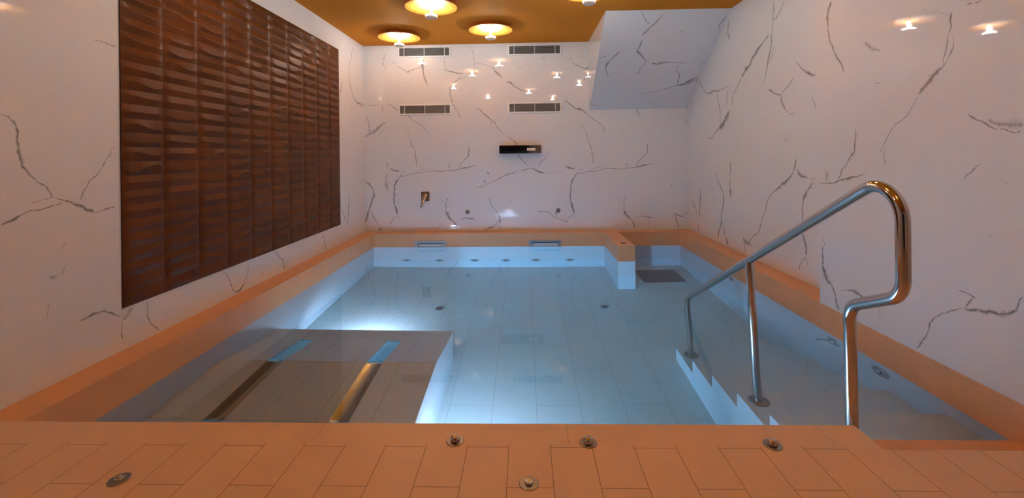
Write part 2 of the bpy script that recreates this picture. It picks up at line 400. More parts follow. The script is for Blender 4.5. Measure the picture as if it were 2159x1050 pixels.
(0.5,[(0.935,0.521,9.5),(0.961,0.47,7.9)]),
(0.5,[(1.019,0.362,7.9),(1.031,0.315,4.8)]),
],
'R':[
(0.8,[(5.429,1.853,33.6),(5.367,1.766,24),(5.284,1.686,16.1),(5.182,1.656,22.9),(5.064,1.676,34.2),(4.879,1.662,14.4),(4.658,1.66,12.6)]),
(0.8,[(4.944,1.64,14.6),(4.925,1.543,17.9),(4.885,1.445,21.3),(4.871,1.304,17.7)]),
(0.8,[(4.664,1.424,43),(4.749,1.349,95),(4.819,1.286,122.6),(4.909,1.252,29.8),(5.079,1.165,17.8),(5.219,1.137,9.9)]),
(0.8,[(4.649,1.378,15.5),(4.717,1.309,25.3)]),
(0.8,[(3.902,1.997,25.5),(3.996,1.961,22.4),(4.1,1.909,52.4),(4.199,1.852,40.9),(4.254,1.796,36.1),(4.315,1.774,92.8),(4.396,1.719,22.2),(4.487,1.635,23),(4.581,1.561,18.4),(4.631,1.457,12.7)]),
(0.8,[(3.833,2.264,16.1),(3.843,2.148,18.4),(3.856,2.03,18.4),(3.869,1.948,23.1),(3.901,1.832,32.6),(3.93,1.764,28.2),(3.98,1.635,11.8),(4.018,1.565,12.1)]),
(0.8,[(3.673,2.21,17.1),(3.721,2.152,17.1),(3.789,2.102,21.1),(3.833,2.096,11.2)]),
(0.8,[(3.931,1.533,16.3),(3.847,1.484,23.2),(3.783,1.464,14.8),(3.737,1.452,14.3)]),
(0.8,[(3.737,1.452,11.8),(3.689,1.492,11.2),(3.619,1.528,14.3),(3.555,1.574,10.6)]),
(0.8,[(3.737,1.452,24.7),(3.722,1.379,31.7),(3.682,1.328,10.4),(3.634,1.294,12.5)]),
(0.8,[(3.543,1.698,12),(3.468,1.625,20),(3.416,1.583,21.8),(3.365,1.563,37.9),(3.292,1.54,18.3)]),
(0.8,[(4.654,2.356,23.7),(4.684,2.216,33.7),(4.645,2.116,12.7)]),
(0.8,[(3.344,1.39,12.4),(3.312,1.334,9.3),(3.297,1.285,4.7)]),
(0.8,[(3.698,1.071,9.3),(3.663,1.105,18.4)]),
(0.45,[(4.691,1.635,33),(4.726,1.565,40.3),(4.719,1.474,16.7)]),
(0.45,[(3.818,2.259,6.9),(3.826,2.119,9)]),
(0.45,[(3.837,1.903,6.8),(3.862,1.787,22.6),(3.931,1.739,11.1)]),
(0.45,[(3.634,1.291,12.2),(3.551,1.293,14.1)]),
(0.45,[(3.961,1.248,6.5),(3.914,1.295,10.7)]),
(0.45,[(4.257,1.371,10.8),(4.256,1.303,10.8)]),
(0.45,[(5.715,1.672,24.5),(5.695,1.561,29.2),(5.684,1.451,19.3)]),
(0.45,[(5.339,1.677,17.2),(5.362,1.509,17.3)]),
(0.45,[(3.308,1.94,8.2),(3.292,1.951,9.8)]),
(0.45,[(5.053,2.009,10.1),(4.961,1.958,12.2)]),
(0.8,[(4.649,0.888,14.6),(4.659,0.828,40.9),(4.67,0.76,17.7),(4.679,0.638,29.7),(4.669,0.592,70.9),(4.653,0.52,29.4)]),
(0.8,[(5.018,0.766,13.4),(4.97,0.675,16.1),(4.89,0.616,36.6),(4.834,0.558,19),(4.83,0.474,37.8),(4.865,0.373,31.9),(4.891,0.257,32.3),(4.919,0.167,31.9),(4.97,0.094,45),(4.995,0.039,19.9)]),
(0.8,[(4.874,0.259,16.2),(4.823,0.169,31.8),(4.779,0.08,31.4),(4.745,0.018,105.6)]),
(0.8,[(5.453,0.551,24.1),(5.474,0.407,48.9),(5.477,0.312,32.6),(5.514,0.18,41.1)]),
(0.8,[(5.728,0.405,17.5),(5.644,0.308,29.8),(5.543,0.192,24.7)]),
(0.8,[(5.532,0.121,25.2),(5.536,0.009,16.9)]),
(0.8,[(3.546,0.936,13.4),(3.556,0.894,33.4),(3.579,0.831,12.8),(3.632,0.787,25.7),(3.734,0.729,37.7),(3.821,0.673,20.9),(3.892,0.634,19.3),(3.954,0.583,18.8),(3.988,0.528,16.5),(4.022,0.443,16.7),(4.067,0.379,19.1),(4.103,0.291,17.3),(4.138,0.249,14),(4.233,0.196,15.2),(4.309,0.114,21.9)]),
(0.8,[(4.415,0.162,28.6),(4.333,0.127,53.3),(4.236,0.104,12.3)]),
(0.8,[(4.41,0.15,26.7),(4.38,0.08,16),(4.357,0.004,15.9)]),
(0.8,[(3.533,0.859,8.1),(3.504,0.814,38.2),(3.456,0.802,38.2),(3.401,0.795,14.8)]),
(0.8,[(3.395,0.714,7.7),(3.334,0.725,7.8),(3.297,0.739,5.1)]),
(0.8,[(3.333,0.77,12.5),(3.379,0.733,21.2),(3.427,0.68,37.3),(3.463,0.623,27.9),(3.477,0.556,26.1),(3.471,0.467,19.5),(3.477,0.407,13),(3.478,0.362,13.3),(3.453,0.312,42.8),(3.436,0.256,39.2),(3.432,0.207,22.8)]),
(0.8,[(3.432,0.203,8.5),(3.494,0.148,11.3),(3.528,0.079,18.9)]),
(0.8,[(3.429,0.198,11.4),(3.419,0.137,13)]),
(0.45,[(3.393,0.785,13.7),(3.318,0.796,11.4)]),
(0.45,[(5.79,0.575,16.3),(5.744,0.611,20)]),
(0.45,[(4.438,0.554,10.7),(4.434,0.522,8.1)]),
(0.45,[(5.077,0.507,9.9),(5.027,0.461,9.9)]),
(0.45,[(5.033,0.823,7.6),(4.955,0.821,7.5)]),
],
'N':[
(0.8,[(2.852,1.929,21.4),(2.877,1.887,39.5),(2.895,1.835,28.3),(2.889,1.753,17),(2.873,1.687,16),(2.833,1.604,20.6),(2.794,1.551,19.8),(2.757,1.483,20.3),(2.754,1.458,6.2)]),
(0.8,[(2.664,1.125,8.5),(2.668,1.051,17.1),(2.672,0.988,19.5),(2.721,0.94,13.5),(2.776,0.884,11.4),(2.808,0.828,15.3),(2.808,0.811,9.5)]),
(0.8,[(1.971,1.619,13.3),(1.93,1.617,6.6)]),
(0.8,[(2.007,1.625,3.3),(1.971,1.619,12.9)]),
(0.8,[(2.069,1.614,14.2),(2.07,1.545,10.9),(2.087,1.509,5.6),(2.092,1.478,9.3),(2.106,1.423,9.4),(2.113,1.387,5.6)]),
(0.8,[(2.062,1.498,3.4),(2.063,1.454,9),(2.085,1.41,7.5),(2.116,1.375,13.3),(2.148,1.352,34.6),(2.186,1.316,33.2),(2.225,1.287,30.2),(2.24,1.263,8.2)]),
(0.8,[(2.25,1.256,4.2),(2.266,1.222,5.2),(2.309,1.168,7.2),(2.386,1.127,6.4),(2.422,1.082,6.8),(2.458,1.026,8.1),(2.494,0.982,7)]),
(0.8,[(2.453,1.011,3.6),(2.46,0.958,9.7),(2.452,0.919,7.2)]),
(0.8,[(2.001,1.149,7.6),(1.974,1.128,13.5),(1.94,1.112,8.9),(1.915,1.092,11.7),(1.886,1.077,8.8),(1.852,1.075,10.1),(1.819,1.059,12.7),(1.787,1.068,8.4)]),
(0.8,[(2.021,0.855,6.4),(2.009,0.883,6.2),(1.981,0.907,7.5),(1.946,0.935,3.1)]),
(0.8,[(3.004,0.788,6.1),(2.924,0.787,16.1),(2.808,0.811,13.3),(2.731,0.827,30.1),(2.658,0.841,12.6),(2.589,0.862,10.3)]),
(0.5,[(2.933,0.798,23),(2.906,0.846,47.6),(2.926,0.868,13)]),
(0.5,[(3.049,0.811,7.2),(3.016,0.813,6)]),
(0.5,[(2.583,1.608,8.9),(2.55,1.57,35.2),(2.518,1.548,26.4),(2.462,1.52,5.5)]),
(0.5,[(2.214,1.681,3.5),(2.195,1.645,4),(2.135,1.635,4),(2.073,1.599,3.1)]),
(0.5,[(1.922,1.124,10.2),(1.886,1.099,31.7),(1.845,1.092,36),(1.812,1.09,49.5),(1.783,1.088,41.7)]),
(0.5,[(1.882,0.874,2.2),(1.861,0.868,3),(1.841,0.848,2.1)]),
(0.5,[(2.521,1.36,5.1),(2.465,1.356,8)]),
(0.5,[(2.502,1.354,6.4),(2.513,1.329,5.2)]),
(0.5,[(3.041,0.752,6.4),(3.01,0.764,6.4)]),
(0.8,[(2.962,0.436,9.6),(2.941,0.385,19)]),
(0.8,[(2.966,0.386,11.5),(2.964,0.3,23),(2.969,0.25,19.6),(2.948,0.206,58.5),(2.921,0.165,41.6),(2.877,0.142,25.9),(2.852,0.102,22.2),(2.837,0.036,33.5),(2.812,0.01,7.3)]),
(0.8,[(2.818,0.136,4.6),(2.744,0.161,9.2),(2.705,0.17,21.4),(2.653,0.164,31.3),(2.61,0.156,11.3)]),
(0.8,[(2.277,0.014,6.6),(2.245,0.056,13.2),(2.223,0.088,13.2),(2.197,0.171,12.7),(2.172,0.203,9.2),(2.133,0.239,9.2),(2.095,0.263,9.7),(2.025,0.294,8)]),
(0.8,[(2.058,0.367,5.6),(2.023,0.369,7.5),(1.99,0.359,11.2),(1.976,0.358,7.3)]),
(0.8,[(1.99,0.355,9.8),(2.011,0.323,10.2),(2.029,0.288,7.5)]),
(0.8,[(2.025,0.29,11.5),(1.983,0.306,21.5),(1.92,0.322,25),(1.868,0.329,28.1),(1.832,0.349,19),(1.812,0.383,8.3),(1.791,0.426,8.4)]),
(0.5,[(2.501,0.145,7.1),(2.498,0.109,8.2),(2.508,0.075,3.9)]),
(0.5,[(2.288,0.335,3.3),(2.23,0.322,3.3)]),
(0.5,[(1.917,0.642,6.6),(1.914,0.632,6.5)]),
(0.5,[(1.81,0.212,2.4),(1.807,0.195,4)]),
(0.5,[(2.098,0.376,3),(2.103,0.388,3.1)]),
],
'S':[
(0.8,[(1.19,1.529,8.1),(1.233,1.477,10.1),(1.273,1.411,10.4),(1.34,1.349,11.1)]),
(0.8,[(1.446,1.491,10.8),(1.412,1.433,16.3),(1.379,1.368,30.6),(1.341,1.322,19.8),(1.313,1.274,30.8),(1.282,1.212,25.4)]),
(0.8,[(1.286,1.155,22.1),(1.286,1.082,28.4),(1.275,1.023,26.8),(1.249,1.013,9.5)]),
(0.8,[(1.25,1.008,14.6),(1.293,0.962,36.4),(1.347,0.898,36.2),(1.378,0.858,22.6),(1.415,0.825,10.6)]),
(0.8,[(1.414,0.828,9.8),(1.359,0.754,12.8),(1.351,0.704,14),(1.35,0.645,16.1),(1.326,0.646,8.7)]),
(0.8,[(1.454,0.808,8),(1.529,0.79,30.1),(1.596,0.805,30.5),(1.689,0.81,13.4),(1.81,0.799,10.1),(1.926,0.805,8.5),(1.968,0.804,6.8)]),
(0.8,[(1.521,0.823,8.3),(1.615,0.823,19.8),(1.689,0.81,9.8)]),
(0.8,[(2.02,0.807,8.2),(2.094,0.796,16.6)]),
(0.8,[(1.793,0.776,9.9),(1.774,0.735,8.4),(1.796,0.668,9),(1.836,0.617,16.1),(1.845,0.547,18.8),(1.861,0.444,13.6)]),
(0.8,[(1.456,0.275,7.9),(1.527,0.302,11.8),(1.626,0.318,11.8),(1.727,0.371,11.7),(1.826,0.424,19.3),(1.909,0.44,58),(1.972,0.483,95.2),(2.018,0.535,64.3),(2.078,0.559,30.2)]),
(0.8,[(1.952,0.421,27.1),(2.031,0.49,26.8),(2.093,0.524,15.3)]),
(0.8,[(0.847,0.871,7.9),(0.884,0.905,9.6),(0.933,0.929,11.2)]),
(0.8,[(1.073,0.998,14.5),(1.047,0.945,27.3),(1.013,0.906,21.4),(0.981,0.844,24),(0.958,0.796,48.3),(0.952,0.739,12.1),(0.973,0.671,16.6),(0.994,0.585,7.2)]),
(0.8,[(0.997,0.568,7.5),(1.015,0.633,8.9)]),
(0.8,[(0.85,0.114,15.4),(0.899,0.093,15.4),(0.944,0.072,15.4)]),
(0.8,[(1.668,1.277,8.6),(1.705,1.24,8.7)]),
(0.8,[(2.092,1.457,14),(2.071,1.397,16.9),(2.061,1.351,14.5),(2.043,1.324,13.4),(2.093,1.241,7.9)]),
(0.8,[(2.083,0.025,29.1),(2.101,0.055,24.8)]),
(0.45,[(2.015,0.746,51.7),(2.045,0.745,34.5)]),
(0.45,[(2.009,0.646,13.5),(2.033,0.608,9)]),
(0.45,[(1.083,0.974,6.2),(1.159,1.063,6.2),(1.235,1.024,5.6)]),
(0.45,[(1.759,1.107,15.9),(1.772,1.118,12.7)]),
(0.45,[(1.591,0.853,4.7),(1.624,0.93,4.6)]),
],
'L':[
(0.8,[(1.747,1.187,4.8),(1.775,1.179,6.8),(1.796,1.153,23.9),(1.809,1.115,15.9),(1.811,1.056,20.9),(1.816,1.007,21),(1.822,0.973,16.2),(1.842,0.952,13.1),(1.869,0.921,11.5),(1.911,0.887,9.7),(1.935,0.851,9.7),(1.945,0.831,7.8)]),
(0.8,[(1.945,0.831,6.2),(2.001,0.811,10.5),(2.023,0.803,10.5),(2.055,0.783,25.5),(2.1,0.755,32.6),(2.141,0.735,15.6)]),
(0.8,[(2.141,0.735,7.2),(2.184,0.745,8.5),(2.249,0.753,11.2)]),
(0.8,[(1.991,0.807,8.8),(1.94,0.794,8.6),(1.891,0.782,9.4),(1.845,0.782,9.1),(1.801,0.762,16),(1.767,0.748,13.7),(1.742,0.741,8.7)]),
(0.8,[(2.067,0.806,11.6),(2.084,0.847,8.1),(2.114,0.896,9.5),(2.168,0.939,9.7),(2.213,1.009,6.3),(2.253,1.073,3.9)]),
(0.8,[(2.06,0.234,10.2),(2.1,0.241,20.7),(2.172,0.244,17.3),(2.222,0.217,15),(2.275,0.178,8.6)]),
(0.5,[(1.945,0.831,10.6),(1.892,0.823,6.2),(1.845,0.815,5)]),
(0.5,[(1.979,0.47,4.5),(1.987,0.496,8.2),(2.007,0.527,3.6)]),
(0.5,[(1.922,0.477,15),(1.951,0.474,29.5),(1.962,0.482,7.1)]),
(0.5,[(1.91,0.295,4.4),(1.92,0.343,7.7),(1.93,0.371,4.5)]),
(0.5,[(1.739,0.387,5.5),(1.743,0.409,3.6)]),
(0.5,[(1.968,0.586,3.5),(2.005,0.618,5.9)]),
(0.7,[(2.138,1.582,7.3),(2.187,1.588,10.3),(2.226,1.582,8),(2.265,1.581,6.7)]),
(0.8,[(2.434,0.205,8.4),(2.436,0.164,15.3),(2.437,0.126,11.4),(2.453,0.082,9.8),(2.481,0.051,10.2),(2.506,0.023,8.7),(2.53,0.005,3.7)]),
(0.8,[(3.076,0.204,8.8),(3.121,0.145,11.7),(3.149,0.089,14.9),(3.186,0.016,10.2)]),
(0.8,[(3.186,0.016,19.8),(3.257,0.026,41.7),(3.301,0.058,12.3),(3.339,0.122,9.5),(3.348,0.194,9.4)]),
(0.8,[(3.69,0.208,9.9),(3.755,0.168,18.8),(3.831,0.11,24.8),(3.869,0.013,15.7)]),
(0.8,[(3.521,0.088,11.5),(3.551,0.051,11.7)]),
(0.8,[(4.597,0.195,24.8),(4.638,0.111,27.9),(4.693,0.002,22.9)]),
(0.8,[(2.279,0.205,3.7),(2.28,0.128,5.3),(2.283,0.053,13.7)]),
(0.5,[(2.288,0.151,24.8),(2.314,0.18,41.7),(2.348,0.201,21.8)]),
(0.5,[(2.633,0.031,7.3),(2.657,0.032,12.9)]),
(0.75,[(5.506,2.392,12.4),(5.447,2.249,24.2),(5.376,2.084,17.8),(5.359,1.897,29.9),(5.444,1.783,24),(5.534,1.701,23),(5.661,1.668,44.1),(5.863,1.658,19.4)]),
(0.75,[(5.161,1.877,16.3),(5.143,1.819,31.9),(5.087,1.723,15.7),(5.062,1.59,15.9)]),
(0.75,[(5.329,0.56,17.5),(5.302,0.415,34.8),(5.279,0.237,17.3),(5.26,0.184,23)]),
(0.75,[(5.064,0.42,14.9),(5.249,0.185,15.9)]),
(0.45,[(5.327,2.393,12),(5.417,2.243,18.5)]),
(0.45,[(5.442,1.701,12.2),(5.424,1.514,12.1)]),
(0.45,[(5.612,1.152,7.9),(5.744,1.186,15.7),(5.835,1.251,18.7)]),
(0.45,[(5.743,2.155,13.6),(5.762,2.13,20.6)]),
],
}

def wall_mesh(name, mb, wallid, place, seams):
    """marble wall: mb holds the slab body; veins and slab joints are printed on its face (same mesh)"""
    rnd = random.Random(wallid)
    edge = [0.] * len(mb.v); tone = [0.] * len(mb.v)
    def fr(pts):                       # finer, crooked vein line
        for lev in range(2):
            q = [pts[0]]
            for a, b in zip(pts[:-1], pts[1:]):
                d = math.hypot(b[0] - a[0], b[1] - a[1]); j = d * .09
                q.append(((a[0] + b[0]) / 2 + rnd.uniform(-j, j), (a[1] + b[1]) / 2 + rnd.uniform(-j, j), (a[2] + b[2]) / 2 * rnd.uniform(.72, 1.3)))
                q.append(b)
            pts = q
        return pts
    layer = 0
    for tn, pts in VEINS.get(wallid, []):
        layer += 1; off = .0004 + .000004 * layer
        p = fr(pts); n = len(p); base = len(mb.v)
        for i, (a, b, w) in enumerate(p):
            a0, b0, _ = p[max(0, i - 1)]; a1, b1, _ = p[min(n - 1, i + 1)]
            L = math.hypot(a1 - a0, b1 - b0) or 1; nx, ny = -(b1 - b0) / L, (a1 - a0) / L
            h = max(w * .00054, .0019)
            if i in (0, n - 1): h *= .35
            l, r = h * rnd.uniform(.75, 1.25), h * rnd.uniform(.75, 1.25)
            mb.v += [place(a + nx * l, b + ny * l, off), place(a, b, off), place(a - nx * r, b - ny * r, off)]
            e = 1. if 0 < i < n - 1 else .45
            edge += [0., e, 0.]; tone += [tn] * 3
        for i in range(n - 1):
            k = base + 3 * i
            mb.f += [(k, k + 1, k + 4, k + 3), (k + 1, k + 2, k + 5, k + 4)]; mb.mi += [1, 1]
    for (a0, b0, a1, b1) in seams:
        L = math.hypot(a1 - a0, b1 - b0); nx, ny = -(b1 - b0) / L * .0011, (a1 - a0) / L * .0011; k = len(mb.v)
        mb.v += [place(a0 + nx, b0 + ny, .0003), place(a0 - nx, b0 - ny, .0003), place(a1 - nx, b1 - ny, .0003), place(a1 + nx, b1 + ny, .0003)]
        edge += [0.] * 4; tone += [0.] * 4; mb.f.append((k, k + 1, k + 2, k + 3)); mb.mi.append(2)
    me = bpy.data.meshes.new(name); me.from_pydata(mb.v, [], mb.f); me.update()
    for k in ('marble', 'vein', 'seam'): me.materials.append(M[k])
    me.polygons.foreach_set('material_index', mb.mi)
    for nm, data in (('edge', edge), ('tone', tone)):
        at = me.attributes.new(nm, 'FLOAT', 'POINT'); at.data.foreach_set('value', data)
    o = bpy.data.objects.new(name, me); COL.objects.link(o)
    return struct(o)

# ------------------------------------------------------------------ the room
mb = MB(); mb.box(XL - .12, XL, YREAR, YB + .12, 0, ZC)
wall_mesh('wall_left', mb, 'L', lambda a, b, o: (XL + o, a, b), [(2.279, 0, 2.279, .22), (2.279, 2.22, 2.279, ZC), (5.05, 0, 5.05, ZC)])
mb = MB(); mb.box(XL, XR, YB, YB + .12, 0, ZC)
wall_mesh('wall_back', mb, 'B', lambda a, b, o: (a, YB - o, b), [(x, 0, x, ZC) for x in (-1.795, -.642, .511, 1.673)])
mb = MB(); mb.box(XR, XR + .12, YP, YB + .12, 0, ZC)
wall_mesh('wall_right', mb, 'R', lambda a, b, o: (XR - o, a, b), [(4.654, 0, 4.654, ZC), (3.552, 0, 3.552, ZC)])
mb = MB(); mb.box(XRi, XR + .12, YREAR, YP, 0, ZC)
wall_mesh('wall_right_near', mb, 'N', lambda a, b, o: (XRi - o, a, b), [(2.59, 0, 2.59, ZC)])
OX0, OX1, OZ = -1.95, .18, 2.15                       # unlit doorway behind the camera
mb = MB()
mb.box(XL - .12, OX0, YREAR - .12, YREAR, 0, ZC); mb.box(OX1, XR + .12, YREAR - .12, YREAR, 0, ZC); mb.box(OX0, OX1, YREAR - .12, YREAR, OZ, ZC)
struct(mb.build('wall_rear', M['marble']))
mb = MB(); y0, y1 = YREAR - 1.6, YREAR - .1
mb.add([(OX0, y0, 0), (OX1, y0, 0), (OX1, y1, 0), (OX0, y1, 0), (OX0, y0, OZ), (OX1, y0, OZ), (OX1, y1, OZ), (OX0, y1, OZ)],
       [(0, 1, 2, 3), (4, 7, 6, 5), (0, 4, 5, 1), (0, 3, 7, 4), (1, 5, 6, 2)])
struct(mb.build('door_1', M['corridor']))
mb = MB(); mb.box(XL - .12, XR + .12, YREAR - .12, YB + .12, ZC, ZC + .12)
struct(mb.build('ceiling', M['ceiling']))

# sloping underside in the far right corner
XBX, YBX, ZBX = .843, 4.589, 1.56
n_s = Vector((0, -(ZC - ZBX), -(YB - YBX))).normalized()
t_s = Vector((0, YBX - YB, ZC - ZBX)).normalized()
mb = MB()
mb.add([(XBX, YB, ZBX), (XR, YB, ZBX), (XR, YBX, ZC), (XBX, YBX, ZC), (XBX, YB, ZC), (XR, YB, ZC)],
       [(0, 1, 2, 3), (0, 3, 4), (1, 5, 2), (0, 4, 5, 1), (3, 2, 5, 4)])
def on_soffit(a, b, off):
    q = Vector((0, YB, ZBX)) + t_s * b + n_s * off
    return (a, q.y, q.z)
wall_mesh('wall_soffit', mb, 'S', on_soffit, [])

# deck: tiled slab with a notch for the steps on the right
DX, DY = 1.182, 1.53
BY = 1.545                                                # start of the edging course
ZD = ZW
mb = MB()
top = [(XL, YREAR), (XRi, YREAR), (XRi, DY), (DX, DY), (DX, YF), (XL, YF)]
nb = len(top)
v = [(x, y, 0) for x, y in top] + [(x, y, ZD) for x, y in top]
mb.add(v, [(nb + i, nb + (i + 1) % nb, (i + 1) % nb, i) for i in range(nb)], 1)
mb.add(v, [tuple(nb + i for i in reversed(range(nb)))], 1)
mb.add([(XL, YREAR, 0), (XRi, YREAR, 0), (XRi, DY, 0), (XL, DY, 0)], [(0, 1, 2, 3)], 0)
mb.add([(XL, DY, 0), (DX, DY, 0), (DX, BY, 0), (XL, BY, 0)], [(0, 1, 2, 3)], 0)
mb.add([(XL, BY, 0), (DX, BY, 0), (DX, YF, 0), (XL, YF, 0)], [(0, 1, 2, 3)], 1)
struct(mb.build('floor', [M['deck'], M['border']]))

# pool shell
mb = MB(); mb.box(XL - .1, XR + .1, DY - .05, YB + .1, ZF - .1, ZF)
struct(mb.build('floor_pool', M['pool']))
mb = MB(); mb.box(XL, XLi, YF, YB, ZF, ZW); struct(mb.build('wall_pool_left', M['poolwall']))
mb = MB(); mb.box(XLi, XRi, YBi, YB, ZF, ZW); struct(mb.build('wall_pool_back', M['poolwall']))
mb = MB(); mb.box(XRi, XR, DY, YB, ZF, ZW); struct(mb.build('wall_pool_right', M['poolwall']))
mb = MB(); mb.box(XL, 1.125, DY, YF, ZF, ZW); struct(mb.build('wall_pool_front', M['poolwall']))
# peach stone ledge round the pool (two pockets for the skimmers in its back run)
SK = [(-1.411, -1.006), (.035, .444)]
sk_in = [(a + .045, b - .030) for a, b in SK]; SZ0, SZ1 = ZW, -.112
mb = MB()
mb.box(XL, XLi, YF, YB, ZW, 0)
mb.box(XRi, XR, YP, YB, ZW, 0)
mb.box(XRi, XR, DY, YP, ZW, 0)
xs = [XLi, sk_in[0][0], sk_in[0][1], sk_in[1][0], sk_in[1][1], XRi]
for i in range(5):
    if i % 2 == 0: mb.box(xs[i], xs[i + 1], YBi, YB, ZW, 0)
    else:
        mb.box(xs[i], xs[i + 1], YBi, YB, SZ1, 0); mb.box(xs[i], xs[i + 1], YBi + .12, YB, SZ0, SZ1)
struct(mb.build('trim_1', M['coping']))

# water
mb = MB(); mb.box(XLi - .012, XRi + .012, YF - .012, YBi + .012, ZF - .012, ZW)
w = mb.build('pool_water', M['water']); w['kind'] = 'structure'

# ------------------------------------------------------------------ low wall dividing off the corner of the pool
PX0, PX1, PY0 = .985, 1.170, 4.846
t = thing('pool_divider', 'short stone stub wall standing out from the back ledge into the pool', 'low wall', (0, 0, ZF))
mb = MB(); mb.box(PX0, PX1, PY0, YBi, 0, ZW - ZF); mb.build('wall_base', M['poolwall'], t)
mb = MB(); mb.box(PX0, PX1, PY0, YBi, ZW - ZF, -ZF); c = mb.build('coping_cap', M['coping'], t)
c['label'] = 'peach stone cap above the water'

# ------------------------------------------------------------------ steps
ST = [(1.81, -.145), (2.126, -.302), (2.45, -.468), (2.775, -.627), (3.095, -.792), (3.43, -.966)]
prof = [(DY, ZF)]; y = DY
for yf, z in ST: prof += [(y, z), (yf, z)]; y = yf
prof.append((3.43, ZF))
X0, X1 = 1.1262, XRi - .0014
mb = MB(); n = len(prof)
v = [(X0, a, b) for a, b in prof] + [(X1, a, b) for a, b in prof]
fs = [(i, (i + 1) % n, n + (i + 1) % n, n + i) for i in range(n)]
mb.add(v, [f for i, f in enumerate(fs) if i != 1], 0); mb.add(v, [fs[1]], 1)
for k, (yf, z) in enumerate(ST):                         # side faces, one block per step
    y0 = DY if k == 0 else ST[k - 1][0]
    for X in (X0, X1): mb.add([(X, y0, ZF), (X, yf, ZF), (X, yf, z), (X, y0, z)], [(0, 1, 2, 3)], 0)
st = mb.build('pool_steps', [M['poolwall'], M['coping']])
tag(st, 'flight of white tiled steps going down into the water under the handrail', 'steps')

# ------------------------------------------------------------------ tiled lounger under water
BX0, BX1 = XLi + .0015, -.567
bp_ = [(YF + .0015, -.26), (1.72, -.26), (2.225, -.528), (2.79, -.470), (3.25, -.622), (3.43, -.655)]
t = thing('underwater_lounger', 'tiled bench lounger under water in the front left of the pool', 'bench', (0, 0, ZF))
strips = [(-1.640, -1.540), (-1.005, -.905)]
SY0, SY1, DEP = 1.95, 3.215, .0035
def bz(y):
    for (a, za), (b, zb) in zip(bp_[:-1], bp_[1:]):
        if a <= y <= b: return za + (zb - za) * (y - a) / (b - a)
    return bp_[-1][1]
ys = sorted({p[0] for p in bp_} | {SY0, SY1})
xs = [BX0, strips[0][0], strips[0][1], strips[1][0], strips[1][1], BX1]
mb = MB()
for y0, y1 in zip(ys[:-1], ys[1:]):
    for i in range(5):
        if i % 2 == 1 and SY0 <= y0 < SY1:               # slot left open for the steel channel
            x0, x1 = xs[i], xs[i + 1]
            for X in (x0, x1):
                mb.add([(X, y0, bz(y0) - ZF), (X, y1, bz(y1) - ZF), (X, y1, bz(y1) - DEP - .02 - ZF), (X, y0, bz(y0) - DEP - .02 - ZF)], [(0, 1, 2, 3)])
            continue
        mb.add([(xs[i], y0, bz(y0) - ZF), (xs[i + 1], y0, bz(y0) - ZF), (xs[i + 1], y1, bz(y1) - ZF), (xs[i], y1, bz(y1) - ZF)], [(0, 1, 2, 3)])
for X in (BX0, BX1):
    for y0, y1 in zip(ys[:-1], ys[1:]):
        mb.add([(X, y0, 0), (X, y1, 0), (X, y1, bz(y1) - ZF), (X, y0, bz(y0) - ZF)], [(0, 1, 2, 3)], 1)
mb.add([(BX0, 3.43, 0), (BX1, 3.43, 0), (BX1, 3.43, -.655 - ZF), (BX0, 3.43, -.655 - ZF)], [(0, 1, 2, 3)], 1)
mb.build('body', [M['bench'], M['poolwall']], t)
for x0, x1 in strips:
    mb = MB(); rings = []
    yy = []
    for y0, y1 in zip(ys[:-1], ys[1:]):
        if SY0 <= y0 < SY1:
            for k in range(40): yy.append(y0 + (y1 - y0) * k / 40)
    yy.append(SY1)
    for y in yy:
        ring = []
        # the steel bends gently over the knee instead of creasing
        z = sum(bz(min(max(y + d, SY0), SY1)) for d in (-.02, -.012, -.006, 0, .006, .012, .02)) / 7
        for k in range(13):
            f = k / 12; ring.append((x0 + (x1 - x0) * f, y, z - ZF - DEP * (1 - (2 * f - 1) ** 2) - .001))
        rings.append(ring)
    mb.loft(rings, False, False, 0, closed=False)
    s_ = mb.build('steel_channel', M['channel'], t, smooth=40)
    s_['label'] = 'bright steel channel let into the tiles'

# ------------------------------------------------------------------ handrail
HX = 1.20; R = .0205
t = thing('handrail', 'polished steel handrail with looped top beside the pool steps', 'handrail', (HX, 2.37, -.468))
def L(p): return (0, p[0] - 2.37, p[1] + .468)
path = [L(p) for p in [(3.322, -.960), (3.393, -.095), (1.463, .945), (1.463, .532), (1.704, .420), (1.698, -.140)]]
mb = MB(); mb.tube(fillet(path, [.075, .105, .085, .075]), R, 28)
mb.build('rail', M['chrome'], t, smooth=50)
mb = MB(); mb.tube([L((2.370, -.463)), L((2.449, .408))], R, 28); mb.build('post', M['chrome'], t, smooth=50)
for (y, z) in ((3.322, -.966), (2.370, -.468), (1.698, -.145)):
    mb = MB(); mb.lathe([(.052, 0), (.052, .006), (.047, .010), (.024, .011), (.024, .016), (R, .018)], 40, 'Z', L((y, z + .0008)))
    mb.build('base_flange', M['steel'], t, smooth=35)

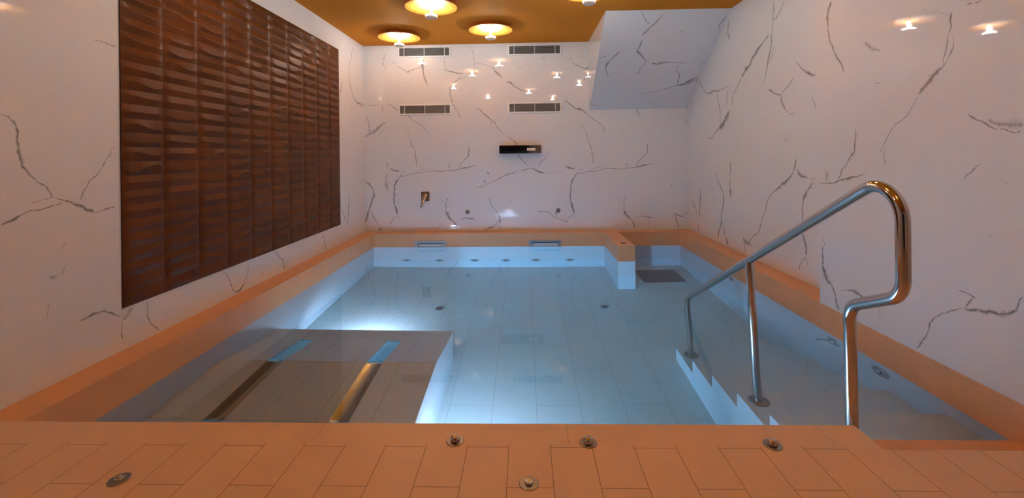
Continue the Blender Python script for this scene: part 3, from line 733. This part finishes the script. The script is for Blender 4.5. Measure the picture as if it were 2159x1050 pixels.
# ------------------------------------------------------------------ relief tile panel on the left wall
PY, PZ = (2.281, 5.048), (.219, 2.212)
NC, NR = 10, 26
rnd = random.Random(7)
mb = MB()
cw, rh = (PY[1] - PY[0]) / NC, (PZ[1] - PZ[0]) / NR
X0 = XL + .0035; D0 = .003; HH = .0112
mb.box(XL + .00045, X0 + .002, PY[0], PY[1], PZ[0], PZ[1], 1)
NS = 14
for c in range(NC):
    for r in range(NR):
        y0 = PY[0] + c * cw + .0009; y1 = y0 + cw - .0018; z0 = PZ[0] + r * rh + .0008; z1 = z0 + rh - .0016
        kind = rnd.choice((0, 0, 0, 1, 1, 2, 3, 4)); e = .13
        a = rnd.uniform(.16, .30); base = rnd.uniform(.42, .54); H = HH * rnd.uniform(.85, 1.12)
        rows = []
        for k in range(NS + 1):
            u = k / NS
            if kind == 0: vr = base
            elif kind == 1: vr = base - a * math.sin(PI * u)
            elif kind == 2: vr = base + a * .7 * math.sin(2 * PI * u)
            elif kind == 3: vr = base - a * .8 * math.sin(2 * PI * u)
            else: vr = base + .1 - a * 1.1 * (u if u < .6 else .6 + (u - .6) * .3)
            h = H * min(1, u / e, (1 - u) / e)
            # the ridge line runs out to the tile corners at both ends
            vr = vr + (0.5 - vr) * max(0, 1 - min(u, 1 - u) / e) * .3
            y = y0 + (y1 - y0) * u
            rows.append([(X0 + D0, y, z0), (X0 + D0 + h, y, z0 + (z1 - z0) * vr * .96), (X0 + D0 + h, y, z0 + (z1 - z0) * min(.97, vr * 1.0 + .04)), (X0 + D0, y, z1)])
        b = len(mb.v)
        for q in rows: mb.v += q
        for k in range(NS):
            i = b + 4 * k
            for s_ in range(3): mb.f.append((i + s_, i + 4 + s_, i + 5 + s_, i + 1 + s_)); mb.mi.append(0)
        back = len(mb.v)                                     # tile sides
        ring = [b + 4 * k for k in range(NS + 1)] + [b + 4 * NS + 3] + [b + 4 * k + 3 for k in reversed(range(NS))]
        for i in ring: x, y, z = mb.v[i]; mb.v.append((X0, y, z))
        for k in range(len(ring)):
            j = (k + 1) % len(ring); mb.f.append((ring[k], back + k, back + j, ring[j])); mb.mi.append(0)
pn = mb.build('relief_tile_panel', [M['glaze'], M['glazegrout']], smooth=14)
tag(pn, 'large copper brown panel of wavy relief tiles on the left marble wall', 'wall panel')

# ------------------------------------------------------------------ vents on the back wall
VW, VH = .703, .150
def make_vent(label):
    t = thing('air_vent', label, 'vent', (0, YB, 0), 'slatted air vents on the back wall')
    fr, dp = .022, .016
    mb = MB()
    rings = []
    for w, h, d in ((VW, VH, .0), (VW, VH, .004), (VW - .016, VH - .016, .012), (VW - .018, VH - .018, dp), (VW - 2 * fr, VH - 2 * fr, dp), (VW - 2 * fr, VH - 2 * fr, .0)):
        rings.append([(-w / 2, -d, -h / 2), (w / 2, -d, -h / 2), (w / 2, -d, h / 2), (-w / 2, -d, h / 2)])
    mb.loft(rings, False, False); mb.build('frame', M['ventwhite'], t)
    iw, ih = VW - 2 * fr, VH - 2 * fr
    mb = MB(); mb.box(-iw / 2, iw / 2, -.003, 0, -ih / 2, ih / 2); mb.build('backing', M['dark'], t)
    mb = MB(); ns = 9
    for k in range(ns):
        z = -ih / 2 + ih * (k + .5) / ns
        mb.add([(-iw / 2, -.013, z - .0026), (iw / 2, -.013, z - .0026), (iw / 2, -.004, z + .0036), (-iw / 2, -.004, z + .0036),
                (-iw / 2, -.013, z - .0016), (iw / 2, -.013, z - .0016), (iw / 2, -.004, z + .0046), (-iw / 2, -.004, z + .0046)],
               [(0, 3, 2, 1), (4, 5, 6, 7), (0, 1, 5, 4), (1, 2, 6, 5), (2, 3, 7, 6), (3, 0, 4, 7)])
    mb.build('slats', M['ventslat'], t)
    for x in (-iw * .405, 0, iw * .405):
        mb = MB(); mb.box(x - .0035, x + .0035, -.0145, -.004, -ih / 2, ih / 2); mb.build('mullion', M['ventwhite'], t)
    return t
v0 = make_vent('white slatted vent just under the ceiling, above the steel tap')
v0.location = (-1.300, YB, 2.350)
dup(v0, (.144, YB, 2.351), 'white slatted vent just under the ceiling, beside the sloping soffit')
dup(v0, (-1.301, YB, 1.596), 'white slatted vent midway up the back wall, above the steel tap')
dup(v0, (.139, YB, 1.600), 'white slatted vent midway up the back wall, above the chrome water spout')

# ------------------------------------------------------------------ water spout
t = thing('water_spout', 'chrome waterfall spout with a wide slot on the back wall', 'spout', (-.0575, YB, 1.057))
W, H = .543, .108
mb = MB()
def rr(w, h, r, d): return [(x, -d, z) for x, z in rrect(w, h, r)]
mb.loft([rr(W, H, .016, 0), rr(W, H, .016, .078), rr(W - .006, H - .006, .014, .082), rr(W - .050, H - .036, .006, .082), rr(W - .054, H - .040, .005, .087),
         rr(W - .062, H - .048, .004, .087), rr(W - .064, H - .050, .004, .060)], True, False)
mb.build('spout_body', M['darkchrome'], t, smooth=30)
mb = MB(); mb.box(-W / 2 + .032, W / 2 - .032, -.060, -.050, -H / 2 + .025, H / 2 - .025); mb.build('slot', M['darkchrome'], t)
mb = MB(); mb.box(-W / 2 + .05, W / 2 - .05, -.084, -.055, -.022, -.017); mb.build('lip', M['chrome'], t, bevel=.001)
mb = MB(); mb.box(.085, .195, -.072, -.058, -.016, .014); mb.build('pale_reflection', M['ventwhite'], t)  # white block added in place of the wall's reflection in the chrome

# ------------------------------------------------------------------ tap with lever
t = thing('wall_tap', 'steel lever tap on a square plate on the back wall', 'tap', (-1.309, YB, .457))
mb = MB(); mb.loft([rr(.110, .125, .012, 0), rr(.110, .125, .012, .010), rr(.104, .119, .010, .014)], True, True)
mb.build('plate', M['darkchrome'], t, smooth=30)
mb = MB(); mb.lathe([(.026, .012), (.026, .030), (.022, .034)], 32, 'Y', (.008, 0, .018)); mb.build('spindle', M['chrome'], t, smooth=30)
mb = MB()
rings = []
for f, w, d, th in ((0, .024, .030, .022), (.12, .042, .034, .032), (.5, .052, .060, .030), (.8, .036, .082, .022), (1, .014, .096, .013)):
    x = .012 - .046 * f; z = .030 - .150 * f
    rings.append([(x + w / 2 * math.cos(a), -d - th / 2 * math.sin(a), z + .004 * math.sin(a)) for a in [2 * PI * k / 20 for k in range(20)]])
mb.loft(rings, True, True); mb.build('lever', M['chrome'], t, smooth=45)
mb = MB()
x, z = .012 - .047, .030 - .153
mb.loft([[(x + .008 * math.cos(a), -.096 - .008 * math.sin(a), z + d) for a in [2 * PI * k / 16 for k in range(16)]] for d in (.010, -.010)]); mb.build('tip', M['dark'], t)

# two push buttons near the ledge
t = thing('push_button', 'round steel push button with a bright centre, right of the tap', 'button', (-.756, YB, .247))
mb = MB(); mb.lathe([(.030, 0), (.030, .004), (.027, .007), (.020, .007), (.020, .003), (.0, .003)], 36, 'Y'); mb.build('ring', M['steel'], t, smooth=30)
mb = MB(); mb.lathe([(.017, .003), (.017, .010), (.013, .014), (.004, .016)], 36, 'Y'); mb.build('knob', M['chrome'], t, smooth=50)
t = thing('push_button', 'plain dull grey round button on the wall right of the spout', 'button', (.426, YB, .256))
mb = MB(); mb.lathe([(.030, 0), (.030, .005), (.028, .007), (.0, .008)], 36, 'Y'); mb.build('cap', M['steel'], t, smooth=30)

# ------------------------------------------------------------------ skimmers in the back ledge
def make_skimmer(label):
    t = thing('pool_skimmer', label, 'skimmer', (0, YBi, -.137), 'steel skimmer mouths in the back ledge')
    w, h = .407, .098
    x0, x1 = -w / 2, w / 2
    fx0, fx1, fz0, fz1 = x0 + .045, x1 - .030, -.031, .025
    mb = MB()
    o_ = [(x0, -h / 2), (x1, -h / 2), (x1, h / 2), (x0, h / 2)]; i_ = [(fx0, fz0), (fx1, fz0), (fx1, fz1), (fx0, fz1)]
    mb.loft([[(x, 0, z) for x, z in o_], [(x, -.006, z) for x, z in o_], [(x * .992, -.009, z * .97) for x, z in o_],
             [(x, -.009, z) for x, z in i_], [(x, .10, z) for x, z in i_]], False, False)
    mb.build('frame', M['satin'], t)
    mb = MB(); mb.box(fx0, fx1, .100, .104, fz0, fz1); mb.build('mouth', M['dark'], t)
    mb = MB(); mb.add([(fx0 + .004, .006, fz0 + .002), (fx1 - .004, .006, fz0 + .002), (fx1 - .004, .030, fz1 - .016), (fx0 + .004, .030, fz1 - .016),
                       (fx0 + .004, .011, fz0 + .002), (fx1 - .004, .011, fz0 + .002), (fx1 - .004, .035, fz1 - .016), (fx0 + .004, .035, fz1 - .016)],
                      [(0, 1, 2, 3), (4, 7, 6, 5), (0, 4, 5, 1), (1, 5, 6, 2), (2, 6, 7, 3), (3, 7, 4, 0)])
    mb.build('flap', M['flap'], t)
    return t
s0 = make_skimmer('steel skimmer mouth in the back ledge below the tap'); s0.location = (-1.2085, YBi, -.137)
dup(s0, (.2395, YBi, -.139), 'steel skimmer mouth in the back ledge nearer the stub wall')

# ------------------------------------------------------------------ jets in the back pool wall, wall inlets, drains
def jet(label, r=.055, group='massage jets along the back pool wall'):
    t = thing('pool_jet', label, 'jet', (0, 0, 0), group)
    mb = MB(); mb.lathe([(r, 0), (r, .005), (r * .9, .009), (r * .5, .010), (r * .46, .004)], 36, 'Y', cap1=True); mb.build('flange', M['fitting'], t, smooth=30)
    mb = MB(); mb.lathe([(r * .4, .004), (r * .4, .014), (r * .28, .020), (r * .16, .020), (r * .12, .008)], 28, 'Y'); mb.build('nozzle', M['chrome'], t, smooth=35)
    return t
JX = [-1.513, -1.094, -.648, -.255, .125, .550]
JL = ['steel jet under water, first from the left pool wall', 'steel jet under water, second from the left pool wall, below a skimmer end',
      'steel jet under water, third from the left pool wall', 'steel jet under water, fourth from the left pool wall',
      'steel jet under water, below the skimmer nearer the stub wall', 'steel jet under water, closest to the stub wall']
j0 = jet(JL[0]); j0.location = (JX[0], YBi, -.846)
for x, l in zip(JX[1:], JL[1:]): dup(j0, (x, YBi, -.846), l)

def inlet(label, loc, stem):
    t = thing('wall_inlet', label, 'inlet', loc)
    r = .060
    mb = MB(); mb.lathe([(r, 0), (r, .004), (r * .88, .009), (r * .4, .011), (r * .36, .006)], 40, 'X'); mb.build('flange', M['fitting'], t, smooth=30)
    mb = MB(); mb.lathe([(r * .32, .005), (r * .32, .016), (r * .2, .022), (r * .08, .022)], 28, 'X'); mb.build('nozzle', M['chrome'], t, smooth=35)
    if stem:
        mb = MB(); mb.tube([(-.016, .012, .004), (-.055, .030, .000), (-.090, .036, -.001)], .0042, 12); mb.build('spigot', M['steel'], t, smooth=50)
inlet('small steel inlet in the right pool wall behind the sloping handrail', (XRi, 4.250, -.265), True)
inlet('steel inlet with a thin spigot in the pool wall, left of the near rail post', (XRi, 2.870, -.262), True)
inlet('flat round steel inlet in the pool wall, right of the near rail post', (XRi, 2.500, -.282), False)

def drain(label, x, y):
    t = thing('floor_drain', label, 'drain', (x, y, ZF), 'round drains in the pool floor')
    mb = MB(); mb.lathe([(.042, 0), (.042, .003), (.036, .005), (.030, .005), (.030, .003), (.0, .003)], 36); mb.build('ring', M['steel'], t, smooth=30)
    mb = MB(); mb.lathe([(.026, .003), (.026, .006), (.0, .007)], 30); mb.build('cover', M['grate'], t, smooth=30)
    return t
d0 = drain('small dark drain in the pool floor beyond the lounger', -.851, 4.357)
dup(d0, (.758, 4.394, ZF), 'small dark drain in the pool floor in front of the stub wall')

t = thing('drain_grate', 'square dark grey grate on the pool floor behind the stub wall', 'grate', (1.545, 5.252, ZF))
mb = MB(); gx, gy = .233, .220
for k in range(23):
    x = -gx + .012 + (2 * gx - .024) * k / 22
    mb.box(x - .006, x + .006, -gy + .01, gy - .01, .001, .010)
mb.build('bars', M['grate'], t)
mb = MB()
mb.box(-gx, gx, -gy, -gy + .012, 0, .012); mb.box(-gx, gx, gy - .012, gy, 0, .012); mb.box(-gx, -gx + .012, -gy + .012, gy - .012, 0, .012); mb.box(gx - .012, gx, -gy + .012, gy - .012, 0, .012)
mb.build('rim', M['grate'], t)
mb = MB(); mb.box(-gx + .012, gx - .012, -gy + .012, gy - .012, 0, .001); mb.build('pit', M['dark'], t)

# ------------------------------------------------------------------ buttons let into the deck
def deck_button(label, loc, dome):
    t = thing('deck_button', label, 'button', loc, 'round steel buttons in the deck')
    mb = MB(); mb.lathe([(.0305, 0), (.0305, .0018), (.0285, .003), (.0, .003)], 44); mb.build('flange', M['steel'], t, smooth=30)
    mb = MB()
    if dome: mb.lathe([(.0170, .003), (.0170, .010), (.0158, .0145), (.0120, .0185), (.006, .0207), (.001, .0212)], 40)
    else: mb.lathe([(.0130, .003), (.0130, .0065), (.0115, .0085), (.0075, .0090), (.0060, .0075), (.0, .0072)], 40)
    mb.build('knob', M['chrome'], t, smooth=60)
    return t
b0 = deck_button('domed steel button in the deck edge, first from the lounger side', (-.255, 1.561, 0), True)
dup(b0, (.207, 1.555, 0), 'domed steel button in the deck edge, middle one of three')
dup(b0, (.829, 1.549, 0), 'domed steel button in the deck edge, the one closest to the handrail')
b1 = deck_button('flat steel button set alone in the middle of the front deck', (.001, 1.361, 0), False)
dup(b1, (-1.275, 1.363, 0), 'flat steel button in the deck near the left wall')
t = thing('deck_button', 'small dark round button on top of the stub wall in the pool', 'button', (1.072, 4.976, 0))
mb = MB(); mb.lathe([(.031, 0), (.031, .003), (.027, .005), (.0, .005)], 36); mb.build('cap', M['grate'], t, smooth=30)

# ------------------------------------------------------------------ ceiling lamps
ZP = 2.288                                                   # underside of the lamp's foot
def make_lamp(label):
    t = thing('ceiling_lamp', label, 'lamp', (0, 0, ZC), 'pleated gold ceiling lamps')
    RD, N = .2425, 62
    rings = []
    for r in (.026, .06, .10, .14, .18, .21, .235, RD):
        ring = []
        for k in range(2 * N):
            a = PI * k / N; am = .0052 * (r / RD) * (1 if k % 2 else -1)
            ring.append((r * math.cos(a), r * math.sin(a), -.052 + .006 * (1 - r / RD) + am))
        rings.append(ring)
    mb = MB(); mb.loft(rings, False, False)
    sh = mb.build('shade', M['gold'], t)
    so = sh.modifiers.new('thick', 'SOLIDIFY'); so.thickness = .002; so.offset = 1
    mb = MB(); mb.lathe([(.045, 0), (.045, -.030), (.028, -.034), (.028, -.046)], 36); mb.build('ceiling_mount', M['gold'], t, smooth=30)
    z0 = ZP - ZC
    mb = MB(); mb.lathe([(.0095, -.048), (.0095, z0 + .028)], 20); mb.build('stem', M['ledstem'], t, smooth=50)
    mb = MB(); mb.lathe([(.049, z0), (.053, z0 + .003), (.0555, z0 + .015)], 44, cap1=True); mb.build('foot', M['lampwhite'], t, smooth=30)
    mb = MB(); mb.lathe([(.0555, z0 + .0152), (.0555, z0 + .024), (.051, z0 + .029), (.010, z0 + .030)], 44); d = mb.build('diffuser', M['led'], t, smooth=40)
    d['label'] = 'glowing white ring on the lamp foot'
    return t
LP = [(-1.468, 5.27, 'gold pleated ceiling lamp hanging in the far left corner near the vent'),
      (-.864, 4.206, 'gold pleated ceiling lamp cut by the top of the picture, above the lounger side'),
      (-.366, 5.025, 'gold pleated ceiling lamp between the two upper vents'),
      (.572, 3.898, 'gold pleated ceiling lamp mostly out of frame, next to the sloping soffit'),
      (-1.40, 2.83, 'gold pleated ceiling lamp above the relief tile panel, seen only as a reflection'),
      (-.842, 1.22, 'gold pleated ceiling lamp over the left of the deck, seen only as a reflection'),
      (.105, 1.94, 'gold pleated ceiling lamp over the middle of the deck edge, seen only as a reflection'),
      (.694, .74, 'gold pleated ceiling lamp over the right of the deck, seen only as a reflection'),
      (1.067, 2.99, 'gold pleated ceiling lamp over the pool steps, seen only as a reflection')]
l0 = make_lamp(LP[0][2]); l0.location = (LP[0][0], LP[0][1], ZC)
for x, y, l in LP[1:]: dup(l0, (x, y, ZC), l)

# ------------------------------------------------------------------ underwater lights
def pool_light(label, loc):
    t = thing('pool_light', label, 'pool light', loc, 'underwater lights')
    mb = MB(); n = 40
    def ring(r, d): return [(r * math.cos(2 * PI * k / n), d, r * math.sin(2 * PI * k / n)) for k in range(n)]
    mb.loft([ring(.085, 0), ring(.085, .010), ring(.078, .014), ring(.066, .014), ring(.066, .0)], False, False); mb.build('bezel', M['chrome'], t, smooth=30)
    mb = MB(); mb.loft([ring(.066, .0), ring(.062, .011), ring(.03, .015), ring(.004, .016)], False, True); mb.build('lens', M['poolled'], t, smooth=60)
    return t
p0 = pool_light('round underwater light in the foot end of the lounger, shining down the pool', (-1.32, 3.432, -1.02))
p1 = dup(p0, (-.37, YF + .001, -.98), 'round underwater light in the pool wall below the front deck')

p1.scale = (1.2, 1.2, 1.2)
for root, power in ((p0, 22.), (p1, 58.)):                  # the lamp behind each lens: a flood beam down the pool
    la = bpy.data.lights.new('pool_lamp', 'AREA'); la.shape = 'DISK'; la.size = .12
    la.color = (.70, .71, 1.); la.energy = power; la.spread = math.radians(138 if root is p0 else 118)
    lo = bpy.data.objects.new('pool_lamp', la); COL.objects.link(lo); lo.parent = root
    lo.location = (0, .022, 0); lo.rotation_euler = (math.radians(74), 0, 0)

# ------------------------------------------------------------------ camera
cam = bpy.data.cameras.new('camera'); co = bpy.data.objects.new('camera', cam); COL.objects.link(co)
F, PXY, W_, H_ = 946., (1079.5, 323.577), 2159., 1050.
yaw, pitch, roll = .028368, .000953, -.0123566
c, s = math.cos(yaw), math.sin(yaw); cp, sp = math.cos(pitch), math.sin(pitch)
xa = Vector((c, s, 0)); ya = Vector((-s, c, 0)); za = Vector((0, 0, 1))
fwd = cp * ya + sp * za; upv = -sp * ya + cp * za
cr, sr = math.cos(roll), math.sin(roll)
right = cr * xa + sr * upv; up = -sr * xa + cr * upv
co.matrix_world = Matrix(((right.x, up.x, -fwd.x, 0), (right.y, up.y, -fwd.y, 0), (right.z, up.z, -fwd.z, 1.0), (0, 0, 0, 1)))
cam.sensor_fit = 'HORIZONTAL'; cam.sensor_width = 36.; cam.lens = F / W_ * 36.
cam.shift_x = -(PXY[0] - W_ / 2) / W_; cam.shift_y = (PXY[1] - H_ / 2) / W_
cam.clip_start = .05; cam.clip_end = 60
S.camera = co

# ------------------------------------------------------------------ world and view
wd = bpy.data.worlds.new('world'); S.world = wd; wd.use_nodes = True
wd.node_tree.nodes['Background'].inputs[0].default_value = (.0, .0, .0, 1)
S.view_settings.view_transform = 'Standard'; S.view_settings.look = 'None'
S.view_settings.gamma = 1; S.view_settings.use_curve_mapping = False
S.view_settings.exposure = 0.
S.cycles.max_bounces = 14; S.cycles.diffuse_bounces = 6; S.cycles.glossy_bounces = 6; S.cycles.transmission_bounces = 10; S.cycles.volume_bounces = 0
S.cycles.sample_clamp_indirect = 40.
S.cycles.use_adaptive_sampling = False
S.cycles.use_denoising = True
S.cycles.caustics_refractive = True; S.cycles.caustics_reflective = True; S.cycles.blur_glossy = .5
